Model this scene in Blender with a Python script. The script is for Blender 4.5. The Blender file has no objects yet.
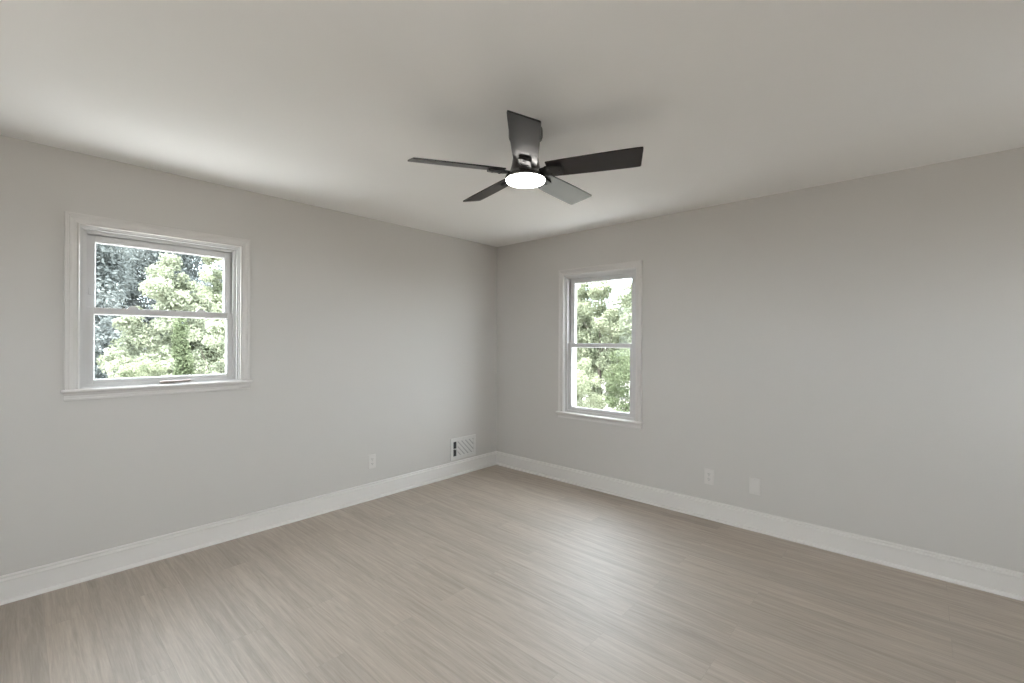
import bpy, bmesh, math, random
import numpy as np
from mathutils import Vector, Matrix

C = bpy.context.scene.collection
SC = bpy.context.scene
R = math.radians

# ------------------------------------------------------------------ camera
# The camera stands in the room's near corner and looks level into the opposite corner
# (the room's far corner is the origin; wall_left is y = 0, wall_right is x = 0).
cam_d = bpy.data.cameras.new('camera')
cam_d.sensor_width = 36.0
cam_d.lens = 15.9307
cam_d.clip_start = 0.05
cam_d.clip_end = 500
cam = bpy.data.objects.new('camera', cam_d)
C.objects.link(cam)
TH, ROLL = 0.737147, 0.0044931
fw = Vector((math.cos(TH), math.sin(TH), 0))
rt0 = Vector((math.sin(TH), -math.cos(TH), 0))
up0 = Vector((0, 0, 1))
rt = rt0 * math.cos(ROLL) + up0 * math.sin(ROLL)
up = up0 * math.cos(ROLL) - rt0 * math.sin(ROLL)
M = Matrix((rt, up, -fw)).transposed().to_4x4()
M.translation = Vector((-3.66472, -3.55889, 1.37721))
cam.matrix_world = M
SC.camera = cam

# ------------------------------------------------------------------ world, sun, fill lamps, exposure
SC.view_settings.view_transform = 'Standard'
SC.view_settings.look = 'None'
SC.view_settings.exposure = -0.66
SC.view_settings.gamma = 1.0
SC.view_settings.use_curve_mapping = False

world = bpy.data.worlds.new('sky')
SC.world = world
world.use_nodes = True
bg = world.node_tree.nodes['Background']
bg.inputs['Color'].default_value = (0.85, 0.925, 1.0, 1)
bg.inputs['Strength'].default_value = 24.0

sun_d = bpy.data.lights.new('sun', 'SUN')
sun_d.energy = 30.0
sun_d.angle = R(1.0)
sun_d.color = (1.0, 0.98, 0.94)
sun = bpy.data.objects.new('sun', sun_d)
C.objects.link(sun)
sd = Vector((0.20, 0.13, -0.97)).normalized()
sun.rotation_euler = sd.to_track_quat('-Z', 'Y').to_euler()
sun.location = (-8, 0, 12)

def fill_light(name, loc, direction, sx, sy, power, color=(1, 0.965, 0.93)):  # area lamp added as fill from the unseen side of the room
    d = bpy.data.lights.new(name, 'AREA')
    d.shape = 'RECTANGLE'
    d.size, d.size_y = sx, sy
    d.energy = power
    d.color = color
    o = bpy.data.objects.new(name, d)
    C.objects.link(o)
    o.location = loc
    o.rotation_euler = Vector(direction).to_track_quat('-Z', 'Z').to_euler()
    return o

LX, LY, H = 5.0, 5.1, 2.44          # room size
# fill lamps in windows added behind the camera, tilted up to lift the ceiling
fill_light('fill_back', (-0.60, -LY - 0.06, 1.45), (0, 1, 0.3), 0.46, 0.85, 3.2)
fill_light('fill_back', (-4.10, -LY - 0.06, 1.45), (0, 1, 0.3), 0.86, 0.85, 11)
fill_light('fill_near', (-LX - 0.06, -1.75, 1.45), (1, 0, 0.3), 0.66, 0.85, 8)
fill_light('fill_near', (-LX - 0.06, -4.20, 1.45), (1, 0, 0.3), 0.86, 0.85, 16)

# ------------------------------------------------------------------ materials
def mat(name, color, rough=0.5, metal=0.0, spec=0.5, noise=0.0, nscale=6.0, bump=0.0, bscale=200.0, emit=None, es=0.0):
    m = bpy.data.materials.new(name)
    m.use_nodes = True
    nt = m.node_tree
    b = nt.nodes['Principled BSDF']
    b.inputs['Base Color'].default_value = (*color, 1)
    b.inputs['Roughness'].default_value = rough
    b.inputs['Metallic'].default_value = metal
    b.inputs['Specular IOR Level'].default_value = spec
    if emit:
        b.inputs['Emission Color'].default_value = (*emit, 1)
        b.inputs['Emission Strength'].default_value = es
    if noise or bump:
        tc = nt.nodes.new('ShaderNodeTexCoord')
    if noise:
        n = nt.nodes.new('ShaderNodeTexNoise')
        n.inputs['Scale'].default_value = nscale
        n.inputs['Detail'].default_value = 4
        nt.links.new(tc.outputs['Object'], n.inputs['Vector'])
        r = nt.nodes.new('ShaderNodeValToRGB')
        r.color_ramp.elements[0].position = 0.3
        r.color_ramp.elements[1].position = 0.7
        r.color_ramp.elements[0].color = (*[c * (1 - noise) for c in color], 1)
        r.color_ramp.elements[1].color = (*[min(1, c * (1 + noise)) for c in color], 1)
        nt.links.new(n.outputs['Fac'], r.inputs['Fac'])
        nt.links.new(r.outputs['Color'], b.inputs['Base Color'])
    if bump:
        n2 = nt.nodes.new('ShaderNodeTexNoise')
        n2.inputs['Scale'].default_value = bscale
        n2.inputs['Detail'].default_value = 2
        nt.links.new(tc.outputs['Object'], n2.inputs['Vector'])
        bp = nt.nodes.new('ShaderNodeBump')
        bp.inputs['Strength'].default_value = bump
        bp.inputs['Distance'].default_value = 0.002
        nt.links.new(n2.outputs['Fac'], bp.inputs['Height'])
        nt.links.new(bp.outputs['Normal'], b.inputs['Normal'])
    return m

M_WALL = mat('wall_paint', (0.573, 0.546, 0.518), 0.85, spec=0.2, noise=0.006, nscale=2.0, bump=0.05, bscale=350)
M_CEIL = mat('ceiling_paint', (0.885, 0.864, 0.842), 0.9, spec=0.15, noise=0.006, nscale=2.0, bump=0.05, bscale=250)
M_TRIM = mat('trim_paint', (0.718, 0.686, 0.657), 0.35, spec=0.4, noise=0.004)
M_TRIM_DIM = mat('trim_paint_dimmed', (0.635, 0.603, 0.578), 0.35, spec=0.4, noise=0.004)  # trim paint again, darkened to offset the bright light at the windows
M_VINYL = mat('window_vinyl', (0.59, 0.575, 0.565), 0.35, spec=0.4, noise=0.004)
M_PLATE = mat('plastic_white', (0.64, 0.607, 0.578), 0.35, spec=0.4, noise=0.004)
M_SLOT = mat('dark_slot', (0.03, 0.03, 0.03), 0.7, noise=0.1)
M_HANDLE = mat('handle_metal', (0.30, 0.25, 0.22), 0.4, metal=0.5, noise=0.05)
M_STEEL = mat('steel_screw', (0.55, 0.55, 0.54), 0.35, metal=0.8, noise=0.03)
M_VENT = mat('vent_enamel', (0.64, 0.62, 0.595), 0.4, spec=0.4, noise=0.005)
M_LOUVRE_GAP = mat('louvre_gap_shade', (0.42, 0.41, 0.395), 0.6, noise=0.02)
M_DUCT = mat('duct_shade', (0.035, 0.035, 0.035), 0.8, noise=0.1)
M_BRONZE = mat('dark_bronze', (0.030, 0.024, 0.022), 0.24, metal=0.0, spec=0.9, noise=0.08, nscale=20)
M_BLADE = mat('blade_espresso', (0.014, 0.011, 0.011), 0.28, spec=0.42, noise=0.15, nscale=30)
M_BLACK = mat('bracket_black', (0.012, 0.011, 0.011), 0.35, spec=0.5, noise=0.1)
M_LENS = mat('lamp_lens', (0.9, 0.9, 0.9), 0.4, noise=0.002, emit=(1.0, 0.955, 0.89), es=42.0)
M_SIDING = mat('siding', (0.6, 0.58, 0.54), 0.8, noise=0.05)
M_ROOF = mat('roof_dark', (0.10, 0.095, 0.09), 0.9, noise=0.2, nscale=3)
M_LAWN = mat('dry_lawn', (0.21, 0.195, 0.17), 0.95, spec=0.1, noise=0.3, nscale=1.5)
M_PAVING = mat('pale_concrete', (0.40, 0.392, 0.38), 0.9, spec=0.2, noise=0.06, nscale=3)
M_PATIO = mat('pale_patio', (0.68, 0.665, 0.645), 0.9, spec=0.2, noise=0.06, nscale=3)
M_BARK = mat('bark', (0.07, 0.06, 0.048), 0.95, spec=0.1, noise=0.35, nscale=12, bump=0.4, bscale=30)

def glass_mat():
    m = bpy.data.materials.new('window_glass')
    m.use_nodes = True
    nt = m.node_tree
    nt.nodes.clear()
    out = nt.nodes.new('ShaderNodeOutputMaterial')
    tr = nt.nodes.new('ShaderNodeBsdfTransparent')
    tr.inputs['Color'].default_value = (0.97, 0.985, 0.98, 1)
    gl = nt.nodes.new('ShaderNodeBsdfGlossy')
    gl.inputs['Roughness'].default_value = 0.02
    fr = nt.nodes.new('ShaderNodeFresnel')
    fr.inputs['IOR'].default_value = 1.22
    mx = nt.nodes.new('ShaderNodeMixShader')
    geo = nt.nodes.new('ShaderNodeNewGeometry')            # reflect on the outer faces of the pane only
    inv = nt.nodes.new('ShaderNodeMath'); inv.operation = 'SUBTRACT'
    inv.inputs[0].default_value = 1.0
    mul = nt.nodes.new('ShaderNodeMath'); mul.operation = 'MULTIPLY'
    nt.links.new(geo.outputs['Backfacing'], inv.inputs[1])
    nt.links.new(fr.outputs[0], mul.inputs[0]); nt.links.new(inv.outputs[0], mul.inputs[1])
    nt.links.new(mul.outputs[0], mx.inputs[0])
    nt.links.new(tr.outputs[0], mx.inputs[1])
    nt.links.new(gl.outputs[0], mx.inputs[2])
    nt.links.new(mx.outputs[0], out.inputs[0])
    return m
M_GLASS = glass_mat()

def leaf_mat(name, c1, c2, scale=1.2, trans=0.35):
    m = bpy.data.materials.new(name)
    m.use_nodes = True
    nt = m.node_tree
    nt.nodes.clear()
    out = nt.nodes.new('ShaderNodeOutputMaterial')
    tc = nt.nodes.new('ShaderNodeTexCoord')
    n = nt.nodes.new('ShaderNodeTexNoise')
    n.inputs['Scale'].default_value = scale
    n.inputs['Detail'].default_value = 5
    n.inputs['Roughness'].default_value = 0.75
    nt.links.new(tc.outputs['Object'], n.inputs['Vector'])
    r = nt.nodes.new('ShaderNodeValToRGB')
    r.color_ramp.elements[0].position = 0.35
    r.color_ramp.elements[1].position = 0.65
    r.color_ramp.elements[0].color = (*c1, 1)
    r.color_ramp.elements[1].color = (*c2, 1)
    nt.links.new(n.outputs['Fac'], r.inputs['Fac'])
    d = nt.nodes.new('ShaderNodeBsdfDiffuse')
    t = nt.nodes.new('ShaderNodeBsdfTranslucent')
    mx = nt.nodes.new('ShaderNodeMixShader')
    mx.inputs[0].default_value = trans
    nt.links.new(r.outputs[0], d.inputs[0])
    nt.links.new(r.outputs[0], t.inputs[0])
    nt.links.new(d.outputs[0], mx.inputs[1])
    nt.links.new(t.outputs[0], mx.inputs[2])
    nt.links.new(mx.outputs[0], out.inputs[0])
    return m
L_PALE = leaf_mat('leaves_pale_yellow_green', (0.140, 0.154, 0.102), (0.300, 0.315, 0.232))
L_MID = leaf_mat('leaves_mid_green', (0.065, 0.080, 0.042), (0.160, 0.185, 0.110))
L_BLUE = leaf_mat('leaves_hazed_blue_green', (0.100, 0.110, 0.104), (0.200, 0.214, 0.205), 0.6)  # distant haze is mixed into the leaf colour as a grey-blue tint
L_OLIVE = leaf_mat('leaves_olive', (0.110, 0.125, 0.076), (0.310, 0.325, 0.228))

def floor_mat():
    m = bpy.data.materials.new('oak_plank_floor')
    m.use_nodes = True
    nt = m.node_tree
    N, L = nt.nodes, nt.links
    b = N['Principled BSDF']
    tc = N.new('ShaderNodeTexCoord')
    sep = N.new('ShaderNodeSeparateXYZ')
    L.new(tc.outputs['Object'], sep.inputs[0])
    com = N.new('ShaderNodeCombineXYZ')          # planks run along y
    L.new(sep.outputs['Y'], com.inputs['X'])
    L.new(sep.outputs['X'], com.inputs['Y'])
    br = N.new('ShaderNodeTexBrick')
    br.offset = 0.37
    br.offset_frequency = 2
    br.inputs['Color1'].default_value = (0, 0, 0, 1)
    br.inputs['Color2'].default_value = (1, 1, 1, 1)
    br.inputs['Mortar'].default_value = (0.5, 0.5, 0.5, 1)
    br.inputs['Scale'].default_value = 1.0
    br.inputs['Mortar Size'].default_value = 0.0009
    br.inputs['Mortar Smooth'].default_value = 0.1
    br.inputs['Brick Width'].default_value = 1.22
    br.inputs['Row Height'].default_value = 0.178
    L.new(com.outputs[0], br.inputs['Vector'])
    # grain: long streaks, shifted from plank to plank
    sc = N.new('ShaderNodeVectorMath'); sc.operation = 'MULTIPLY'
    sc.inputs[1].default_value = (1.15, 23.0, 1.0)
    L.new(com.outputs[0], sc.inputs[0])
    off = N.new('ShaderNodeVectorMath'); off.operation = 'MULTIPLY_ADD'
    off.inputs[1].default_value = (7.0, 13.0, 29.0)
    L.new(br.outputs['Color'], off.inputs[0])
    L.new(sc.outputs[0], off.inputs[2])
    n1 = N.new('ShaderNodeTexNoise')
    n1.inputs['Scale'].default_value = 1.0
    n1.inputs['Detail'].default_value = 7
    n1.inputs['Roughness'].default_value = 0.68
    n1.inputs['Distortion'].default_value = 1.6
    L.new(off.outputs[0], n1.inputs['Vector'])
    # fine pores
    sc2 = N.new('ShaderNodeVectorMath'); sc2.operation = 'MULTIPLY'
    sc2.inputs[1].default_value = (9.0, 150.0, 1.0)
    L.new(com.outputs[0], sc2.inputs[0])
    n2 = N.new('ShaderNodeTexNoise')
    n2.inputs['Scale'].default_value = 1.0
    n2.inputs['Detail'].default_value = 3
    L.new(sc2.outputs[0], n2.inputs['Vector'])
    ramp = N.new('ShaderNodeValToRGB')
    e = ramp.color_ramp.elements
    e[0].position, e[0].color = 0.28, (0.272, 0.217, 0.166, 1)
    e[1].position, e[1].color = 0.72, (0.466, 0.396, 0.330, 1)
    k = e.new(0.5); k.color = (0.373, 0.306, 0.245, 1)
    L.new(n1.outputs['Fac'], ramp.inputs['Fac'])
    # slight brightness change from plank to plank
    mr = N.new('ShaderNodeMapRange')
    mr.inputs['To Min'].default_value = 0.92
    mr.inputs['To Max'].default_value = 1.07
    L.new(br.outputs['Color'], mr.inputs['Value'])
    mr2 = N.new('ShaderNodeMapRange')
    mr2.inputs['From Min'].default_value = 0.3
    mr2.inputs['From Max'].default_value = 0.7
    mr2.inputs['To Min'].default_value = 0.90
    mr2.inputs['To Max'].default_value = 1.08
    L.new(n2.outputs['Fac'], mr2.inputs['Value'])
    mu = N.new('ShaderNodeMath'); mu.operation = 'MULTIPLY'
    L.new(mr.outputs[0], mu.inputs[0]); L.new(mr2.outputs[0], mu.inputs[1])
    seam = N.new('ShaderNodeMapRange')
    seam.inputs['To Min'].default_value = 1.0
    seam.inputs['To Max'].default_value = 0.84
    L.new(br.outputs['Fac'], seam.inputs['Value'])
    mu2 = N.new('ShaderNodeMath'); mu2.operation = 'MULTIPLY'
    L.new(mu.outputs[0], mu2.inputs[0]); L.new(seam.outputs[0], mu2.inputs[1])
    vm = N.new('ShaderNodeVectorMath'); vm.operation = 'SCALE'
    L.new(ramp.outputs[0], vm.inputs[0]); L.new(mu2.outputs[0], vm.inputs['Scale'])
    L.new(vm.outputs[0], b.inputs['Base Color'])
    b.inputs['Roughness'].default_value = 0.57
    b.inputs['Specular IOR Level'].default_value = 1.0
    b.inputs['IOR'].default_value = 1.85
    bp = N.new('ShaderNodeBump')
    bp.inputs['Strength'].default_value = 0.12
    bp.inputs['Distance'].default_value = 0.001
    L.new(n1.outputs['Fac'], bp.inputs['Height'])
    L.new(bp.outputs[0], b.inputs['Normal'])
    return m
M_FLOOR = floor_mat()

# ------------------------------------------------------------------ mesh helpers
def box(bm, x0, x1, y0, y1, z0, z1, bev=0.0):
    v = [bm.verts.new(c) for c in ((x0, y0, z0), (x1, y0, z0), (x1, y1, z0), (x0, y1, z0),
                                   (x0, y0, z1), (x1, y0, z1), (x1, y1, z1), (x0, y1, z1))]
    fs = [bm.faces.new([v[i] for i in q]) for q in
          ((0, 3, 2, 1), (4, 5, 6, 7), (0, 1, 5, 4), (1, 2, 6, 5), (2, 3, 7, 6), (3, 0, 4, 7))]
    if bev:
        es = list({e for f in fs for e in f.edges})
        bmesh.ops.bevel(bm, geom=es, offset=bev, segments=2, affect='EDGES', profile=0.5)

def prism(bm, poly, y0, y1):
    """extrude a polygon of (x, z) points along y"""
    a = [bm.verts.new((x, y0, z)) for x, z in poly]
    b = [bm.verts.new((x, y1, z)) for x, z in poly]
    n = len(poly)
    bm.faces.new(a); bm.faces.new(b[::-1])
    for i in range(n):
        j = (i + 1) % n
        bm.faces.new((a[i], b[i], b[j], a[j]))

def rings(bm, loops, closed=True, caps=True):
    """skin a list of equally long vertex loops"""
    vs = [[bm.verts.new(p) for p in lp] for lp in loops]
    n = len(vs[0])
    for a, b in zip(vs, vs[1:]):
        for i in range(n if closed else n - 1):
            j = (i + 1) % n
            bm.faces.new((a[i], a[j], b[j], b[i]))
    if caps:
        bm.faces.new(vs[0][::-1]); bm.faces.new(vs[-1])

def lathe(bm, prof, seg=48, cap0=True, cap1=True):
    loops = [[(r * math.cos(2 * math.pi * k / seg), r * math.sin(2 * math.pi * k / seg), z) for k in range(seg)] for r, z in prof]
    vs = [[bm.verts.new(p) for p in lp] for lp in loops]
    for a, b in zip(vs, vs[1:]):
        for i in range(seg):
            j = (i + 1) % seg
            bm.faces.new((a[i], a[j], b[j], b[i]))
    if cap0: bm.faces.new(vs[0][::-1])
    if cap1: bm.faces.new(vs[-1])

def cyl(bm, c, axis, r, h, seg=16):
    """short cylinder at c along axis 'x','y','z'"""
    loops = []
    for s in (0, h):
        lp = []
        for k in range(seg):
            a = 2 * math.pi * k / seg
            p, q = r * math.cos(a), r * math.sin(a)
            lp.append({'x': (c[0] + s, c[1] + p, c[2] + q), 'y': (c[0] + p, c[1] + s, c[2] + q), 'z': (c[0] + p, c[1] + q, c[2] + s)}[axis])
        loops.append(lp)
    rings(bm, loops)

def obj(name, bm, m, parent=None, smooth=False):
    bmesh.ops.recalc_face_normals(bm, faces=bm.faces)
    me = bpy.data.meshes.new(name)
    bm.to_mesh(me); bm.free()
    me.materials.append(m)
    if smooth:
        for p in me.polygons: p.use_smooth = True
        me.set_sharp_from_angle(angle=R(35))
    o = bpy.data.objects.new(name, me)
    C.objects.link(o)
    if parent: o.parent = parent
    return o

def tag(o, label=None, cat=None, group=None, kind=None):
    for k, v in (('label', label), ('category', cat), ('group', group), ('kind', kind)):
        if v: o[k] = v
    return o

def empty(name, loc=(0, 0, 0), rz=0.0):
    o = bpy.data.objects.new(name, None)
    o.empty_display_size = 0.1
    o.location = loc
    o.rotation_euler = (0, 0, rz)
    C.objects.link(o)
    return o

def copy_tree(o, parent=None):
    c = o.copy()
    C.objects.link(c)
    c.parent = parent
    for ch in [q for q in bpy.data.objects if q.parent == o]:
        copy_tree(ch, c)
    return c

NB = lambda: bmesh.new()

# ------------------------------------------------------------------ room shell
GZ = -2.7                             # outside ground level
WT = 0.15                             # wall thickness
bm = NB(); box(bm, -LX - WT, WT, -LY - WT, WT, -0.2, 0.0)
tag(obj('floor', bm, M_FLOOR), 'grey-beige oak plank floor of the empty room', 'floor', kind='structure')
bm = NB(); box(bm, -LX - WT, WT, -LY - WT, WT, H, H + 0.2)
tag(obj('ceiling', bm, M_CEIL), 'plain off-white ceiling above the fan', 'ceiling', kind='structure')

def wall(name, axis, lo, hi, at, openings, label):
    """wall along axis 'x' or 'y' from lo to hi; inner face at `at`, outside away from the room"""
    bm = NB()
    cuts = sorted(openings)
    def put(a, b, z0, z1):
        if b - a < 1e-6 or z1 - z0 < 1e-6: return
        o = at + (WT if at >= -0.001 else -WT)
        n0, n1 = min(at, o), max(at, o)
        if axis == 'x': box(bm, a, b, n0, n1, z0, z1)
        else: box(bm, n0, n1, a, b, z0, z1)
    p = lo
    for a, b, z0, z1 in cuts:
        put(p, a, 0.0, H)
        put(a, b, 0.0, z0)
        put(a, b, z1, H)
        p = b
    put(p, hi, 0.0, H)
    return tag(obj(name, bm, M_WALL), label, 'wall', kind='structure')

W1 = dict(cx=-3.0015, half=0.409, cw=0.0625, zt=2.030, zs=1.096)
W2 = dict(cx=1.3115, half=0.3865, cw=0.057, zt=2.028, zs=0.686)
wall('wall_left', 'x', -LX, 0, 0.0, [(W1['cx'] - W1['half'], W1['cx'] + W1['half'], W1['zs'] - 0.02, W1['zt'])], 'pale grey wall with the wider window and the floor vent')
wall('wall_right', 'y', -LY - WT, WT, 0.0, [(-W2['cx'] - W2['half'], -W2['cx'] + W2['half'], W2['zs'] - 0.02, W2['zt'])], 'pale grey wall with the narrower window')
BACKW = [(-0.85, -0.35, 1.00, 1.90), (-4.55, -3.65, 1.00, 1.90)]  # openings added in the unseen walls to let fill light in
NEARW = [(-2.10, -1.40, 1.00, 1.90), (-4.65, -3.75, 1.00, 1.90)]
wall('wall_back', 'x', -LX, 0, -LY, BACKW, 'pale grey wall behind the camera with two added windows')
wall('wall_near', 'y', -LY - WT, WT, -LX, NEARW, 'pale grey wall beside the camera with added windows')
# storey below and ground outside
bm = NB(); box(bm, -LX - WT, WT, -LY - WT, WT, GZ, -0.2)
tag(obj('house_wall', bm, M_SIDING), 'house wall of the storey below', 'wall', kind='structure')
bm = NB(); box(bm, -60, 60, -60, 60, GZ - 0.3, GZ - 0.02)
tag(obj('ground', bm, M_LAWN), 'green lawn outside the windows', 'ground', kind='structure')
bm = NB(); box(bm, -16, 0.15, 0.15, 7.0, GZ - 0.25, GZ)
tag(obj('patio', bm, M_PATIO), 'pale concrete paving under the wider window', 'patio', kind='structure')
bm = NB(); box(bm, 0.15, 3.6, -14, 7.0, GZ - 0.25, GZ)
tag(obj('driveway', bm, M_PAVING), 'pale concrete driveway under the narrower window', 'driveway', kind='structure')
# roof over the ceiling
bm = NB()
prism(bm, [(-LX - 0.35, H + 0.2), (0.35, H + 0.2), (-LX / 2, H + 1.6)], -LY - 0.35, 0.25)
tag(obj('roof', bm, M_ROOF), 'dark shingle roof above the ceiling', 'roof', kind='structure')

# baseboards with shoe moulding, mitred where they meet in the far corner
BP = [(0.0, 0.0), (0.014, 0.0), (0.014, 0.110), (0.0150, 0.1135), (0.0180, 0.1150), (0.0180, 0.1185), (0.0140, 0.1250), (0.0085, 0.1260),
      (0.0080, 0.1315), (0.0120, 0.1335), (0.0120, 0.1370), (0.0070, 0.1430), (0.0, 0.1430)]
SP = [(0.014, 0.0), (0.029, 0.0), (0.0285, 0.007), (0.0265, 0.012), (0.022, 0.0165), (0.014, 0.019)]
def base_run(name, prof, tf, m, parent=None):
    bm = NB()
    a = [bm.verts.new(tf(t, z, 0)) for t, z in prof]
    b = [bm.verts.new(tf(t, z, 1)) for t, z in prof]
    n = len(prof)
    bm.faces.new(a); bm.faces.new(b[::-1])
    for i in range(n):
        j = (i + 1) % n
        bm.faces.new((a[i], b[i], b[j], a[j]))
    return obj(name, bm, m, parent)
tfs = {
    'left': lambda t, z, e: (-t if e else -LX + t, -t, z),
    'right': lambda t, z, e: (-t, -t if e else -LY + t, z),
    'back': lambda t, z, e: (-t if e else -LX + t, -LY + t, z),
    'near': lambda t, z, e: (-LX + t, -t if e else -LY + t, z),
}
for side, lab in (('left', 'white moulded baseboard below the wider window and the vent'), ('right', 'white moulded baseboard below the narrower window'),
                  ('back', 'white baseboard behind the camera'), ('near', 'white baseboard beside the camera')):
    b_ = tag(base_run('baseboard_' + side, BP, tfs[side], M_TRIM), lab, 'baseboard', kind='structure')
    base_run('shoe_moulding', SP, tfs[side], M_TRIM, b_)

# ------------------------------------------------------------------ windows
def casing_mesh(half, zt, zb, cw):
    """mitred casing on three sides of the opening, ending on the stool"""
    prof = [(0.0, 0.0), (0.0, 0.0085), (0.002, 0.0125), (0.007, 0.0135), (0.010, 0.0105), (0.013, 0.0095), (0.026, 0.0105),
            (0.036, 0.0135), (0.042, 0.0165), (0.0445, 0.0150), (0.047, 0.0175), (cw - 0.003, 0.0185), (cw, 0.0165), (cw, 0.0)]
    bm = NB()
    loops = []
    for d, t in prof:
        loops.append([(-half - d, -t, zb), (-half - d, -t, zt + d), (half + d, -t, zt + d), (half + d, -t, zb)])
    vs = [[bm.verts.new(p) for p in lp] for lp in loops]
    n = len(vs)
    for a in range(n):
        b = (a + 1) % n
        for i in range(3):
            bm.faces.new((vs[a][i], vs[a][i + 1], vs[b][i + 1], vs[b][i]))
    bm.faces.new([v[0] for v in vs]); bm.faces.new([v[3] for v in vs][::-1])
    return bm

def rect_ring(bm, u0, u1, z0, z1, prof):
    """closed mitred ring inside the rectangle; prof = [(inset, y)...] closed polygon"""
    vs = []
    for d, y in prof:
        vs.append([bm.verts.new(p) for p in ((u0 + d, y, z0 + d), (u1 - d, y, z0 + d), (u1 - d, y, z1 - d), (u0 + d, y, z1 - d))])
    n = len(vs)
    for a in range(n):
        b = (a + 1) % n
        for i in range(4):
            j = (i + 1) % 4
            bm.faces.new((vs[a][i], vs[a][j], vs[b][j], vs[b][i]))

def sash(name, parent, u0, u1, z0, z1, stile, rail_b, rail_t, y0, y1, extra=None):
    """sash: two stiles and two rails with a glazing bead, plus its pane"""
    bm = NB()
    box(bm, u0, u0 + stile, y0, y1, z0, z1, 0.002)
    box(bm, u1 - stile, u1, y0, y1, z0, z1, 0.002)
    box(bm, u0 + stile, u1 - stile, y0 + 0.0005, y1 - 0.0005, z0, z0 + rail_b, 0.002)
    box(bm, u0 + stile, u1 - stile, y0 + 0.0005, y1 - 0.0005, z1 - rail_t, z1, 0.002)
    g = 0.006                                                   # glazing bead, bevelled towards the glass
    ym = (y0 + y1) / 2
    rect = (u0 + stile, u1 - stile, z0 + rail_b, z1 - rail_t)
    rect_ring(bm, *rect, [(-0.001, y0 + 0.002), (0.001, y0 + 0.002), (g, ym - 0.003), (g, ym + 0.003), (0.001, y1 - 0.002), (-0.001, y1 - 0.002)])
    s = obj(name, bm, M_VINYL, parent)
    bm = NB()
    box(bm, rect[0] + 0.003, rect[1] - 0.003, ym - 0.002, ym + 0.002, rect[2] + 0.003, rect[3] - 0.003)
    obj('pane', bm, M_GLASS, s)
    return s

def sash_lock(parent, u, y, z):
    bm = NB()
    # low keeper base with a rounded cam on top
    box(bm, u - 0.026, u + 0.026, y - 0.012, y + 0.012, z, z + 0.006, 0.002)
    prof = [(u - 0.022, z + 0.006), (u + 0.022, z + 0.006), (u + 0.016, z + 0.013), (u + 0.006, z + 0.018), (u - 0.006, z + 0.018), (u - 0.016, z + 0.013)]
    prism(bm, prof, y - 0.010, y + 0.008)
    return obj('sash_lock', bm, M_VINYL, parent)

def build_window(name, loc, rz, w, yl, stile_l, stile_u, frame, zmeet0, zmeet1, rail_bot, label, apron_h):
    root = empty(name, loc, rz)
    tag(root, label, 'window', kind='structure')
    half, cw, zt, zs = w['half'], w['cw'], w['zt'], w['zs']
    obj('casing', casing_mesh(half, zt, zs, cw), M_TRIM_DIM, root)
    # jamb liner with its tracks
    bm = NB()
    zb = zs - 0.012
    rect_ring(bm, -half - 0.001, half + 0.001, zb, zt + 0.001,
              [(0.0, -0.002), (0.007, -0.002), (0.007, 0.010), (frame * 0.45, 0.010), (frame * 0.45, yl - 0.012), (frame - 0.002, yl - 0.010), (frame - 0.002, yl - 0.002),
               (frame * 0.55, yl - 0.001), (frame * 0.55, yl + 0.032), (frame * 0.74, yl + 0.033), (frame * 0.74, yl + 0.037), (frame * 0.45, yl + 0.038), (frame * 0.45, yl + 0.0675), (frame + 0.012, yl + 0.0683), (frame + 0.012, 0.155), (0.0, 0.155)])
    obj('jamb', bm, M_VINYL, root)
    # stool with horns and a rounded nose, apron under it
    bm = NB()
    hw = half + cw + 0.012
    prism_prof = [(0.09, zs - 0.021), (0.09, zs - 0.001), (-0.032, zs), (-0.037, zs - 0.003), (-0.0395, zs - 0.010), (-0.037, zs - 0.017), (-0.032, zs - 0.021)]
    def strip(u0, u1, prof):
        a = [bm.verts.new((u0, y, z)) for y, z in prof]; b = [bm.verts.new((u1, y, z)) for y, z in prof]
        n = len(prof)
        bm.faces.new(a); bm.faces.new(b[::-1])
        for i in range(n):
            j = (i + 1) % n
            bm.faces.new((a[i], b[i], b[j], a[j]))
    strip(-half + 0.001, half - 0.001, prism_prof)
    horn = [(-0.0002, zs - 0.021), (-0.0002, zs), (-0.032, zs), (-0.037, zs - 0.003), (-0.0395, zs - 0.010), (-0.037, zs - 0.017), (-0.032, zs - 0.021)]
    strip(-hw, -half + 0.001, horn); strip(half - 0.001, hw, horn)
    obj('stool', bm, M_TRIM_DIM, root)
    bm = NB()
    z1 = zs - 0.021; z0 = z1 - apron_h
    strip_prof = [(-0.0002, z0), (-0.013, z0), (-0.0155, z0 + 0.003), (-0.0155, z0 + 0.012), (-0.012, z0 + 0.016), (-0.0105, z0 + 0.03), (-0.014, z1 - 0.008), (-0.016, z1), (-0.0002, z1)]
    strip(-half - cw, half + cw, strip_prof)
    obj('apron', bm, M_TRIM_DIM, root)
    # lower sash in front, upper sash behind
    lu = half - frame * 0.86
    uu = half - frame * 0.98
    lo = sash('lower_sash', root, -lu, lu, zs + 0.003, zmeet1, stile_l, rail_bot, zmeet1 - zmeet0, yl, yl + 0.030)
    upz = zt - frame * 0.98
    ups = sash('upper_sash', root, -uu, uu, zmeet0 - 0.004, upz, stile_u, 0.034, 0.037, yl + 0.040, yl + 0.068)
    for s in (-1, 1):                                           # vent stops on the upper stiles
        bm = NB()
        uc = s * (uu - stile_u * 0.45)
        box(bm, uc - 0.007, uc + 0.007, yl + 0.034, yl + 0.042, zmeet1 + 0.075, zmeet1 + 0.115, 0.002)
        obj('vent_stop', bm, M_VINYL, ups)
    return root, lo, ups

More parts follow.
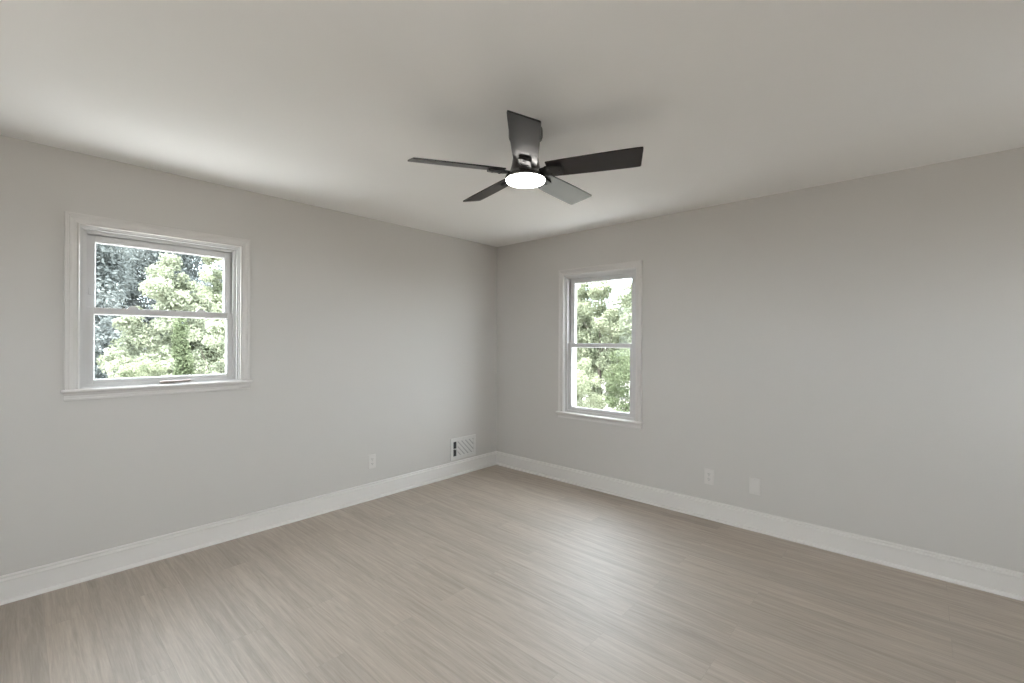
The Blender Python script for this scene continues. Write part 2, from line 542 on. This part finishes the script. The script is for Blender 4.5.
w1, lo1, up1 = build_window('window_1', (W1['cx'], 0, 0), 0.0, W1, 0.045, 0.033, 0.036, 0.036, 1.530, 1.568, 0.040,
                            'wider white double-hung window with a lift handle, on the wall with the vent', 0.044)
for u in (-0.165, 0.190):
    sash_lock(lo1, u, 0.060, 1.568)
# lift handle at the foot of the lower sash, a bar with a cranked end
bm = NB()
box(bm, 0.000, 0.026, 0.022, 0.046, 1.1040, 1.1130, 0.002)
loops = []
for u, yc, zc, ry, rz_ in ((-0.040, 0.014, 1.1085, 0.009, 0.0065), (-0.030, 0.010, 1.1095, 0.014, 0.0095), (0.030, 0.008, 1.1105, 0.016, 0.0105), (0.055, 0.010, 1.1100, 0.012, 0.0075),
                           (0.075, 0.016, 1.1105, 0.009, 0.0065), (0.100, 0.022, 1.1120, 0.011, 0.0075), (0.118, 0.024, 1.1130, 0.012, 0.0085), (0.126, 0.024, 1.1135, 0.008, 0.006)):
    loops.append([(u, yc + ry * math.cos(2 * math.pi * k / 12), zc + rz_ * math.sin(2 * math.pi * k / 12)) for k in range(12)])
rings(bm, loops)
obj('lift_handle', bm, M_HANDLE, lo1, smooth=True)

w2, lo2, up2 = build_window('window_2', (0, -W2['cx'], 0), -math.pi / 2, W2, 0.025, 0.040, 0.042, 0.036, 1.328, 1.364, 0.050,
                            'narrower white double-hung window on the wall with two socket plates', 0.042)

# windows added behind the camera to hold the fill lamps: frame and glass bars
for i, (a, b, z0, z1) in enumerate(BACKW + NEARW):
    mid = (a + b) / 2
    near = i >= len(BACKW)
    r_ = empty('window_%d' % (3 + i), (-LX, mid, 0) if near else (mid, -LY, 0), math.pi / 2 if near else math.pi)
    tag(r_, ('added narrow white framed window behind the camera, beside the right wall',
             'added white framed window behind the camera, opposite the wider window',
             'added white framed window beside the camera, opposite the narrower window',
             'added white framed window beside the camera, in the corner behind it')[i], 'window', kind='structure')
    hw = (b - a) / 2
    obj('casing', casing_mesh(hw, z1, z0, 0.0625), M_TRIM, r_)
    bm = NB(); box(bm, -hw - 0.075, hw + 0.075, -0.035, -0.0002, z0 - 0.021, z0, 0.003)
    obj('stool', bm, M_TRIM, r_)
    bm = NB()
    rect_ring(bm, -hw, hw, z0, z1, [(0, 0.0), (0.02, 0.0), (0.02, 0.04), (0, 0.04)])
    obj('jamb', bm, M_VINYL, r_)
    bm = NB()
    rect_ring(bm, -hw + 0.018, hw - 0.018, z0 + 0.018, z1 - 0.018, [(0, 0.012), (0.034, 0.012), (0.034, 0.036), (0, 0.036)])
    zc = (z0 + z1) / 2
    box(bm, -hw + 0.05, hw - 0.05, 0.012, 0.036, zc - 0.018, zc + 0.018)
    sh = obj('sash', bm, M_VINYL, r_)
    bm = NB(); box(bm, -hw + 0.048, hw - 0.048, 0.022, 0.026, z0 + 0.048, z1 - 0.048)
    obj('pane', bm, M_GLASS, sh)

# ------------------------------------------------------------------ ceiling fan
fan = tag(empty('ceiling_fan', (-1.943, -2.082, H)), 'dark five-blade flush ceiling fan with a lit round lamp', 'ceiling fan')
bm = NB()
lathe(bm, [(0.080, -0.0005), (0.084, -0.003), (0.0855, -0.010), (0.0855, -0.040), (0.082, -0.050), (0.072, -0.057), (0.052, -0.060)])
obj('canopy', bm, M_BRONZE, fan, smooth=True)
bm = NB()
lathe(bm, [(0.050, -0.058), (0.056, -0.062), (0.059, -0.075), (0.061, -0.110), (0.064, -0.150), (0.070, -0.185), (0.078, -0.212), (0.088, -0.228), (0.098, -0.236), (0.100, -0.240)])
obj('motor_housing', bm, M_BRONZE, fan, smooth=True)
bm = NB()
lathe(bm, [(0.098, -0.2395), (0.1010, -0.241), (0.1022, -0.249), (0.1012, -0.253), (0.0985, -0.2555), (0.0985, -0.2465)])
obj('light_ring', bm, M_BRONZE, fan, smooth=True)
bm = NB()
lathe(bm, [(0.0975, -0.247), (0.0975, -0.2590), (0.094, -0.264), (0.086, -0.2665), (0.060, -0.2690), (0.030, -0.2705), (0.010, -0.2710)])
obj('lamp_lens', bm, M_LENS, fan, smooth=True)

def blade_outline():
    """(x radial, y across) outline, root to tip; slightly bowed edges, angled tip with small round corners"""
    top, bot = [], []
    n = 14
    r0, r1 = 0.115, 0.5635
    for i in range(n + 1):
        q = i / n
        x = r0 + q * (r1 - r0)
        wv = 0.0560 + 0.0112 * q ** 0.8 + 0.002 * math.sin(math.pi * q)
        top.append((x - 0.0105 * q, wv)); bot.append((x + 0.0105 * q, -wv))
    tx, ty = top[-1]; bx, by = bot[-1]
    return top[:-1] + [(tx - 0.007, ty - 0.0002), (tx - 0.001, ty - 0.002), (tx + 0.001, ty - 0.008),
                       (bx - 0.001, by + 0.008), (bx - 0.002, by + 0.002), (bx - 0.008, by + 0.0002)] + bot[:-1][::-1]
def poly_slab(bm, pts, z0, z1, bev=0.0):
    a = [bm.verts.new((x, y, z0)) for x, y in pts]
    b = [bm.verts.new((x, y, z1)) for x, y in pts]
    n = len(pts)
    f0 = bm.faces.new(a[::-1]); f1 = bm.faces.new(b)
    for i in range(n):
        j = (i + 1) % n
        bm.faces.new((a[i], a[j], b[j], b[i]))
    if bev:
        es = list(f0.edges) + list(f1.edges)
        bmesh.ops.bevel(bm, geom=es, offset=bev, segments=2, affect='EDGES', profile=0.5)

bm = NB(); poly_slab(bm, blade_outline(), -0.0035, 0.0035, 0.0012)
blade = obj('blade', bm, M_BLADE, fan)
blade.location = (0, 0, -0.215)
bm = NB()                                                        # bracket: arm out of the motor, spreading under the blade root
poly_slab(bm, [(0.055, 0.018), (0.095, 0.020), (0.108, 0.034), (0.186, 0.030), (0.192, 0.025), (0.192, -0.025), (0.186, -0.030), (0.108, -0.034), (0.095, -0.020), (0.055, -0.018)], -0.016, -0.0036, 0.003)
brk = obj('blade_bracket', bm, M_BLACK, blade)
for x, y in ((0.172, 0.0), (0.130, 0.018), (0.130, -0.018)):
    bm = NB(); cyl(bm, (x, y, -0.0190), 'z', 0.0062, 0.0036, 16)
    obj('bracket_screw', bm, M_BLACK, brk)
ANG0 = R(-68.047)
for k in range(5):
    b_ = blade if k == 0 else copy_tree(blade, fan)
    b_.rotation_euler = (-0.259, 0, ANG0 + k * 2 * math.pi / 5)

# ------------------------------------------------------------------ wall vent (register) in the far corner
vx0, vx1, vz0, vz1 = -0.672, -0.325, 0.160, 0.381
vent = tag(empty('wall_vent', ((vx0 + vx1) / 2, 0, vz0)), 'white metal wall vent with slanted louvres just above the baseboard near the corner', 'vent')
hw, hh = (vx1 - vx0) / 2, vz1 - vz0
bm = NB()
gi = 0.030                                                       # flange width
ops = [(-hw + 0.036, -hw + 0.078, 0.036, hh - 0.036), (-hw + 0.092, hw - 0.036, 0.036, hh - 0.036)]
fy = -0.009
box(bm, -hw, hw, fy, -0.0003, 0.0, 0.036, 0.002); box(bm, -hw, hw, fy, -0.0003, hh - 0.036, hh, 0.002)
box(bm, -hw, -hw + 0.036, fy, -0.0003, 0.035, hh - 0.035, 0.001); box(bm, hw - 0.036, hw, fy, -0.0003, 0.035, hh - 0.035, 0.001)
box(bm, -hw + 0.078, -hw + 0.092, fy, -0.0003, 0.035, hh - 0.035, 0.001)
zm = hh / 2
box(bm, -hw + 0.036, -hw + 0.078, fy + 0.001, -0.0003, zm - 0.003, zm + 0.003)
obj('flange', bm, M_VENT, vent)
bm = NB(); box(bm, -hw + 0.030, -hw + 0.085, -0.0022, -0.0004, 0.030, hh - 0.030)  # flat dark sheet; the shade inside the duct is its colour
obj('duct_shade_sheet', bm, M_DUCT, vent)
bm = NB(); box(bm, -hw + 0.0855, hw - 0.030, -0.0028, -0.0004, 0.030, hh - 0.030)  # grey sheet behind the louvres; its colour stands for shade in the gaps
obj('louvre_back', bm, M_LOUVRE_GAP, vent)
bm = NB()                                                        # slanted louvres over the wide opening
a, b, z0, z1 = ops[1]
n = 7
pitch = (b - a + (z1 - z0)) / n
def clip(poly, f):
    out = []
    for i in range(len(poly)):
        p, q = poly[i], poly[(i + 1) % len(poly)]
        fp, fq = f(p), f(q)
        if fp >= 0: out.append(p)
        if fp * fq < 0:
            t = fp / (fp - fq)
            out.append((p[0] + t * (q[0] - p[0]), p[1] + t * (q[1] - p[1])))
    return out
for i in range(n + 1):
    c0 = a + i * pitch - (z1 - z0) * 0.0
    w_ = pitch * 0.70
    poly = [(c0 - (z1 - z0), z1), (c0 - (z1 - z0) + w_, z1), (c0 + w_, z0), (c0, z0)]
    poly = clip(clip(poly, lambda p: p[0] - a), lambda p: b - p[0])
    if len(poly) >= 3:
        prism(bm, poly, fy + 0.0015, -0.003)
obj('louvre', bm, M_VENT, vent)
for z in (0.018, hh - 0.018):
    bm = NB(); cyl(bm, (0, fy - 0.002, z), 'y', 0.0045, 0.003, 12)
    obj('screw', bm, M_VENT, vent)
bm = NB(); box(bm, -hw + 0.050, -hw + 0.064, fy - 0.012, fy + 0.006, zm - 0.005, zm + 0.005, 0.002)
obj('damper_lever', bm, M_VENT, vent)

# ------------------------------------------------------------------ socket plates
PW, PH = 0.0365, 0.0605
def plate_mesh(holes):
    bm = NB()
    t = 0.0065
    loops = [[(s * (PW - d), -y, q * (PH - d)) for s, q in ((-1, -1), (1, -1), (1, 1), (-1, 1))] for d, y in ((0.0, 0.0002), (0.0, 0.003), (0.003, t), )]
    rings(bm, loops)
    return bm
def outlet(loc, rz, label):
    r_ = tag(empty('wall_outlet', loc, rz), label, 'electrical outlet')
    obj('cover_plate', plate_mesh(None), M_PLATE, r_)
    for s in (1, -1):
        bm = NB()
        pts = [(0.0165 * math.cos(2 * math.pi * k / 24), max(-0.0125, min(0.0125, 0.0165 * math.sin(2 * math.pi * k / 24))) + s * 0.0195) for k in range(24)]
        prism(bm, pts, -0.0085, -0.006)
        rc = obj('receptacle', bm, M_PLATE, r_)
        for dx, hgt in ((-0.0062, 0.0085), (0.0062, 0.0070)):
            bm = NB()
            box(bm, dx - 0.0013, dx + 0.0013, -0.0090, -0.0080, s * 0.0195 + 0.003 - hgt / 2, s * 0.0195 + 0.003 + hgt / 2)
            obj('slot', bm, M_SLOT, rc)
        bm = NB(); cyl(bm, (0, -0.0090, s * 0.0195 - 0.0075), 'y', 0.0024, 0.001, 10)
        obj('ground_hole', bm, M_SLOT, rc)
    bm = NB(); cyl(bm, (0, -0.0078, 0), 'y', 0.0028, 0.0018, 12)
    obj('screw', bm, M_STEEL, r_)
    return r_
outlet((-1.557, 0, 0.326), 0.0, 'white duplex outlet plate on the wall below the wider window, left of the vent')
outlet((0, -2.323, 0.328), -math.pi / 2, 'white duplex outlet plate on the right wall, nearer the narrower window')
r_ = tag(empty('wall_plate', (0, -2.647, 0.324), -math.pi / 2), 'white blank wall plate beside the duplex outlet, farther from the narrower window', 'wall plate')
obj('cover_plate', plate_mesh(None), M_PLATE, r_)
bm = NB(); box(bm, -0.0165, 0.0165, -0.0082, -0.006, -0.0335, 0.0335, 0.001)
obj('insert', bm, M_PLATE, r_)
for s in (1, -1):
    bm = NB(); cyl(bm, (0, -0.0075, s * 0.048), 'y', 0.0028, 0.0018, 12)
    obj('screw', bm, M_STEEL, r_)

# ------------------------------------------------------------------ trees and shrubs outside
rng = np.random.default_rng(7)
def foliage_mesh(name, lobes, n, size, m, inner=0.25):
    """leaves set on and inside a cloud of ellipsoid lobes: lobes = [(cx, cy, cz, rx, ry, rz)]"""
    L = np.array(lobes, float)
    wgt = (L[:, 3] * L[:, 5] + L[:, 3] * L[:, 4]) ; wgt = wgt / wgt.sum()
    k = rng.choice(len(L), n, p=wgt)
    d = rng.normal(size=(n, 3)); d /= np.linalg.norm(d, axis=1)[:, None]
    rad = np.where(rng.random(n) < inner, rng.random(n) ** 0.5, 0.80 + 0.38 * rng.random(n))
    P = L[k, :3] + d * L[k, 3:] * rad[:, None]
    # leaf frame: normal leans outwards, tip random
    nn = d * 0.8 + rng.normal(size=(n, 3)) * 0.7 + np.array([0, 0, 0.35])
    nn /= np.linalg.norm(nn, axis=1)[:, None]
    t = np.cross(nn, rng.normal(size=(n, 3))); t /= np.linalg.norm(t, axis=1)[:, None]
    s = np.cross(nn, t)
    sz = size * (0.6 + 0.8 * rng.random(n))[:, None]
    a = P - t * sz * 0.55
    b = P + s * sz * 0.27 + nn * sz * 0.08
    c = P + t * sz * 0.55 - nn * sz * 0.10
    e = P - s * sz * 0.27 + nn * sz * 0.08
    V = np.stack([a, b, c, e], 1).reshape(-1, 3)
    me = bpy.data.meshes.new(name)
    me.vertices.add(4 * n); me.vertices.foreach_set('co', V.ravel())
    me.loops.add(4 * n); me.loops.foreach_set('vertex_index', np.arange(4 * n))
    me.polygons.add(n); me.polygons.foreach_set('loop_start', np.arange(n) * 4); me.polygons.foreach_set('loop_total', np.full(n, 4))
    me.materials.append(m)
    me.update(); me.validate()
    return me

def trunk_bm(h, r, lean=(0, 0), branches=(), seg=10):
    bm = NB()
    def tube(pts, r0, r1):
        loops = []
        for i, p in enumerate(pts):
            f = i / (len(pts) - 1)
            rr = r0 + (r1 - r0) * f
            p = Vector(p)
            q = Vector(pts[min(i + 1, len(pts) - 1)]) - Vector(pts[max(i - 1, 0)])
            q.normalize()
            s = q.cross(Vector((0.3, 1, 0.1))).normalized(); u = q.cross(s)
            loops.append([tuple(p + s * rr * math.cos(2 * math.pi * k / seg) + u * rr * math.sin(2 * math.pi * k / seg)) for k in range(seg)])
        rings(bm, loops)
    tube([(lean[0] * f + 0.03 * math.sin(9 * f), lean[1] * f, h * f) for f in (0, .15, .3, .5, .7, .85, 1)], r * 1.15, r * 0.3)
    for z, dx, dy, dz in branches:
        f = z / h
        x0, y0 = lean[0] * f, lean[1] * f
        tube([(x0, y0, z), (x0 + dx * .5, y0 + dy * .5, z + dz * .6), (x0 + dx, y0 + dy, z + dz)], r * 0.4, r * 0.12)
    return bm

def lobes_cone(h0, h1, r0, n, sq=1.0, seed=0):
    """a broad conical crown of lobes from height h0 (radius r0) up to h1"""
    g = np.random.default_rng(seed); out = []
    for i in range(n):
        f = g.random() ** 0.8
        z = h0 + (h1 - h0) * f
        rr = r0 * (1 - f) ** sq
        a = g.random() * 6.283
        s = 0.16 * r0 + 0.22 * rr
        out.append((rr * 0.75 * math.cos(a), rr * 0.75 * math.sin(a), z, s * 1.2, s * 1.2, s))
    out.append((0, 0, h1 - 0.1 * r0, 0.13 * r0, 0.13 * r0, 0.22 * r0))
    return out
def lobes_round(cz, r, rz, n, seed=0):
    g = np.random.default_rng(seed); out = []
    for i in range(n):
        d = g.normal(size=3); d /= np.linalg.norm(d); q = 0.55 + 0.35 * g.random()
        s = r * (0.28 + 0.18 * g.random())
        out.append((d[0] * r * q, d[1] * r * q, cz + d[2] * rz * q, s, s, s * 0.85))
    return out

def plant(name, loc, lobes, n, size, m, th, tr, label, cat, group=None, lean=(0, 0), branches=(), inner=0.25):
    root = tag(empty(name, loc), label, cat, group)
    o = bpy.data.objects.new('foliage', foliage_mesh('foliage', lobes, n, size, m, inner))
    C.objects.link(o); o.parent = root
    if th: obj('trunk' if 'tree' in name else 'stem', trunk_bm(th, tr, lean, branches), M_BARK, root, smooth=True)
    return root

def clumps(cl, per=7, seed=0):
    """break big clumps (x, y, z, r) into small irregular lobes"""
    g = np.random.default_rng(seed); out = []
    for x, y, z, r in cl:
        for i in range(per):
            d = g.normal(size=3); d /= np.linalg.norm(d)
            q = r * (0.35 + 0.45 * g.random()); s_ = r * (0.26 + 0.22 * g.random())
            out.append((x + d[0] * q, y + d[1] * q, z + d[2] * q, s_, s_, s_ * 0.8))
    return out

# seen through the wider window
plant('pale_tree', (-0.75, 11.2, GZ), clumps([(-0.12, 0, 6.15, 0.34), (-0.2, 0.1, 5.65, 0.52), (-0.35, -0.2, 5.1, 0.62), (0.25, 0.1, 5.05, 0.55), (0.78, 0.1, 4.85, 0.45),
      (-0.85, 0, 4.55, 0.42), (0.1, -0.3, 4.5, 0.75), (0.75, 0.2, 4.2, 0.7), (-0.55, 0.1, 3.95, 0.75), (1.05, 0.0, 3.75, 0.5), (0.2, 0.3, 3.7, 0.8), (-1.1, 0.1, 3.6, 0.5),
      (-0.7, -0.3, 3.2, 0.8), (0.5, -0.3, 3.1, 0.85), (-0.3, 0.2, 2.6, 0.9), (0.8, 0.2, 2.4, 0.7), (-1.0, 0.1, 2.4, 0.6), (0.1, -0.2, 5.5, 0.4), (0.05, -0.2, 4.9, 0.5), (-0.1, -0.6, 3.5, 0.7), (0.1, -0.5, 2.8, 0.7)], 8, 3), 46000, 0.075, L_PALE, 4.6, 0.10,
      'pale yellow-green pointed tree standing alone in the middle of the wider window', 'tree', inner=0.35)
plant('slender_tree', (-1.27, 8.0, GZ), [(0.05 * math.sin(5 * i), 0.05 * math.cos(3 * i), 1.4 + i * 0.245, 0.25 - 0.011 * i, 0.25 - 0.011 * i, 0.24) for i in range(13)], 8000, 0.06, L_MID, 4.2, 0.05,
      'slender upright green tree in front of the pale pointed tree', 'tree')
plant('leafy_shrub', (-2.72, 5.7, GZ), clumps([(0, 0, 3.0, 0.42), (0.28, 0.1, 2.85, 0.36), (-0.3, 0, 2.8, 0.36), (0, 0, 2.4, 0.55), (0, 0.1, 1.6, 0.5), (0, 0, 0.9, 0.5)], 7, 5), 9000, 0.06, L_PALE, 2.8, 0.04,
      'pale rounded shrub at the lower corner of the wider window farthest from the room corner', 'shrub')
plant('leafy_shrub', (-0.76, 7.3, GZ), clumps([(0, 0, 4.2, 0.35), (0.15, 0, 3.7, 0.42), (-0.1, 0.1, 3.2, 0.42), (0.1, 0, 2.6, 0.45), (0, 0, 1.8, 0.45)], 6, 8), 6500, 0.06, L_PALE, 3.6, 0.04,
      'loose pale shrub with bare twigs beside the slender upright tree', 'shrub',
      branches=((2.2, 0.35, 0.1, 1.2), (2.6, -0.3, 0.2, 1.3), (3.0, 0.2, -0.2, 1.0)))
plant('leafy_shrub', (-1.92, 7.3, GZ), clumps([(0, 0, 3.5, 0.42), (-0.25, 0.1, 3.1, 0.4), (0.25, 0, 3.0, 0.42), (0, 0, 2.5, 0.55), (0, 0, 1.6, 0.55)], 7, 11), 9000, 0.06, L_OLIVE, 3.2, 0.05,
      'soft green shrub between the slender upright tree and the lowest rounded shrub', 'shrub')
plant('pale_tree', (1.5, 17.0, GZ), clumps([(0, 0, 7.2, 0.4), (0.1, 0, 6.5, 0.55), (-0.2, 0, 5.8, 0.65), (0.3, 0, 5.2, 0.7), (0, 0, 4.4, 0.9), (0, 0, 3.4, 0.9)], 7, 15), 12000, 0.10, L_OLIVE, 5.0, 0.08,
      'thin pale treetop between the pale pointed tree and the window jamb nearest the room corner', 'tree')
for i, (x, y, r, h, lab) in enumerate((
        (-2.6, 22, 2.2, 11.0, 'tall dark blue-green tree at the far edge of the wider window'),
        (2.0, 29, 2.7, 13.0, 'tall dark blue-green tree directly behind the pale pointed tree'),
        (4.6, 22.5, 2.0, 11.0, 'tall dark blue-green tree behind the thin pale treetop'),
        (-4.6, 33, 2.9, 13.2, 'dark blue-green tree farther back beyond the one at the window edge'),
        (8.9, 31, 3.0, 13.2, 'dark blue-green tree farthest back beyond the room corner'))):
    plant('dark_tree', (x, y, GZ), lobes_round(h * 0.53, r, h * 0.42, 80, 20 + i), 60000, 0.15, L_BLUE, h * 0.7, 0.25, lab, 'tree', 'dark trees behind the pale tree', inner=0.35)

plant('dark_shrub', (-1.55, 16.6, GZ), clumps([(0, 0, 4.3, 0.6), (-0.5, 0, 3.9, 0.6), (0.5, 0, 3.8, 0.6), (-0.4, 0.2, 3.2, 0.7), (0.5, 0.1, 3.0, 0.7), (0, 0, 2.2, 0.9), (0, 0, 1.2, 0.9)], 9, 71), 14000, 0.11, L_BLUE, 3.4, 0.07,
      'dark blue-green bush low behind the pale rounded shrub', 'shrub')
# seen through the narrower window
plant('garden_tree', (12.5, 6.2, GZ), clumps([(0.1, 0.6, 6.3, 0.6), (-0.2, -0.2, 6.2, 0.6), (0.2, 1.2, 5.8, 0.7), (0, 0.3, 5.6, 0.8), (0, -0.8, 5.4, 0.7), (0.2, 1.1, 5.0, 0.8), (-0.2, -0.2, 4.8, 0.9),
      (0.1, -1.0, 4.5, 0.75), (0, 1.2, 4.2, 0.8), (0.1, 0.4, 4.0, 0.9), (-0.1, -0.7, 3.7, 0.85), (0.3, 0.3, 3.2, 0.8), (0.2, 1.1, 3.1, 0.8), (-0.1, -0.9, 3.0, 0.6), (-0.3, 0.8, 2.3, 0.6), (0.2, -0.5, 2.2, 0.5), (0, -1.3, 6.0, 0.5), (0, 1.6, 6.2, 0.5), (0, 1.5, 3.0, 0.6), (0.1, 1.4, 5.2, 0.6), (0.1, -1.5, 5.0, 0.6), (0, -1.5, 4.0, 0.6), (-0.5, 0.15, 2.3, 0.55), (-0.4, -0.1, 1.7, 0.5)], 9, 41), 52000, 0.085, L_OLIVE, 5.0, 0.10,
      'leafy olive-green tree with a dark trunk outside the narrower window', 'tree', lean=(0.1, 0.15),
      branches=((2.6, 0.5, 0.8, 1.5), (2.9, -0.4, -0.9, 1.6), (3.4, 0.3, -0.5, 1.4), (3.6, -0.3, 0.6, 1.3)), inner=0.4)
plant('garden_shrub', (8.6, 4.55, GZ), clumps([(0, 0.2, 3.3, 0.5), (0.1, 0.5, 2.8, 0.5), (-0.1, -0.2, 2.7, 0.55), (0.1, 0.5, 2.1, 0.5), (0, -0.4, 2.1, 0.5), (0, 0, 1.6, 0.7), (0, 0, 0.8, 0.7)], 9, 44), 13000, 0.055, L_OLIVE, 2.3, 0.04,
      'yellow-green shrub at the foot of the leafy olive-green tree', 'shrub')
plant('garden_shrub', (8.7, 3.05, GZ), clumps([(0, 0, 3.5, 0.5), (0.1, 0.4, 2.9, 0.5), (-0.1, -0.3, 2.8, 0.5), (0.1, 0.3, 2.2, 0.5), (0, 0, 1.7, 0.7), (0, 0, 0.9, 0.7)], 9, 47), 13000, 0.055, L_MID, 2.3, 0.04,
      'deeper green shrub under the narrower window, farther from the room corner', 'shrub')
for i, (x, y, r, h, m_, lab) in enumerate((
        (20, 12.7, 2.2, 8.0, L_OLIVE, 'bright airy tree behind the leafy olive-green tree, on the side nearer the room corner'),
        (19.5, 6.9, 2.1, 7.2, L_PALE, 'bright pale tree behind the leafy olive-green tree, on the side away from the room corner'),
        (27, 14.0, 3.0, 7.8, L_MID, 'green tree at the back between the two bright trees'),
        (14.5, 10.2, 1.7, 6.6, L_OLIVE, 'leafy tree beside the dark-trunked olive-green tree, toward the pale trees of the wider window'),
        (13.5, 1.8, 1.8, 6.4, L_MID, 'leafy green tree beside the dark-trunked olive-green tree, away from the wider window'),
        (19.5, 19.2, 2.0, 8.0, L_OLIVE, 'airy tree far along the lawn beyond the room corner'))):
    plant('bright_tree', (x, y, GZ), lobes_round(h * 0.5, r, h * 0.42, 44, 60 + i), 32000, 0.13, m_, h * 0.75, 0.18, lab, 'tree')
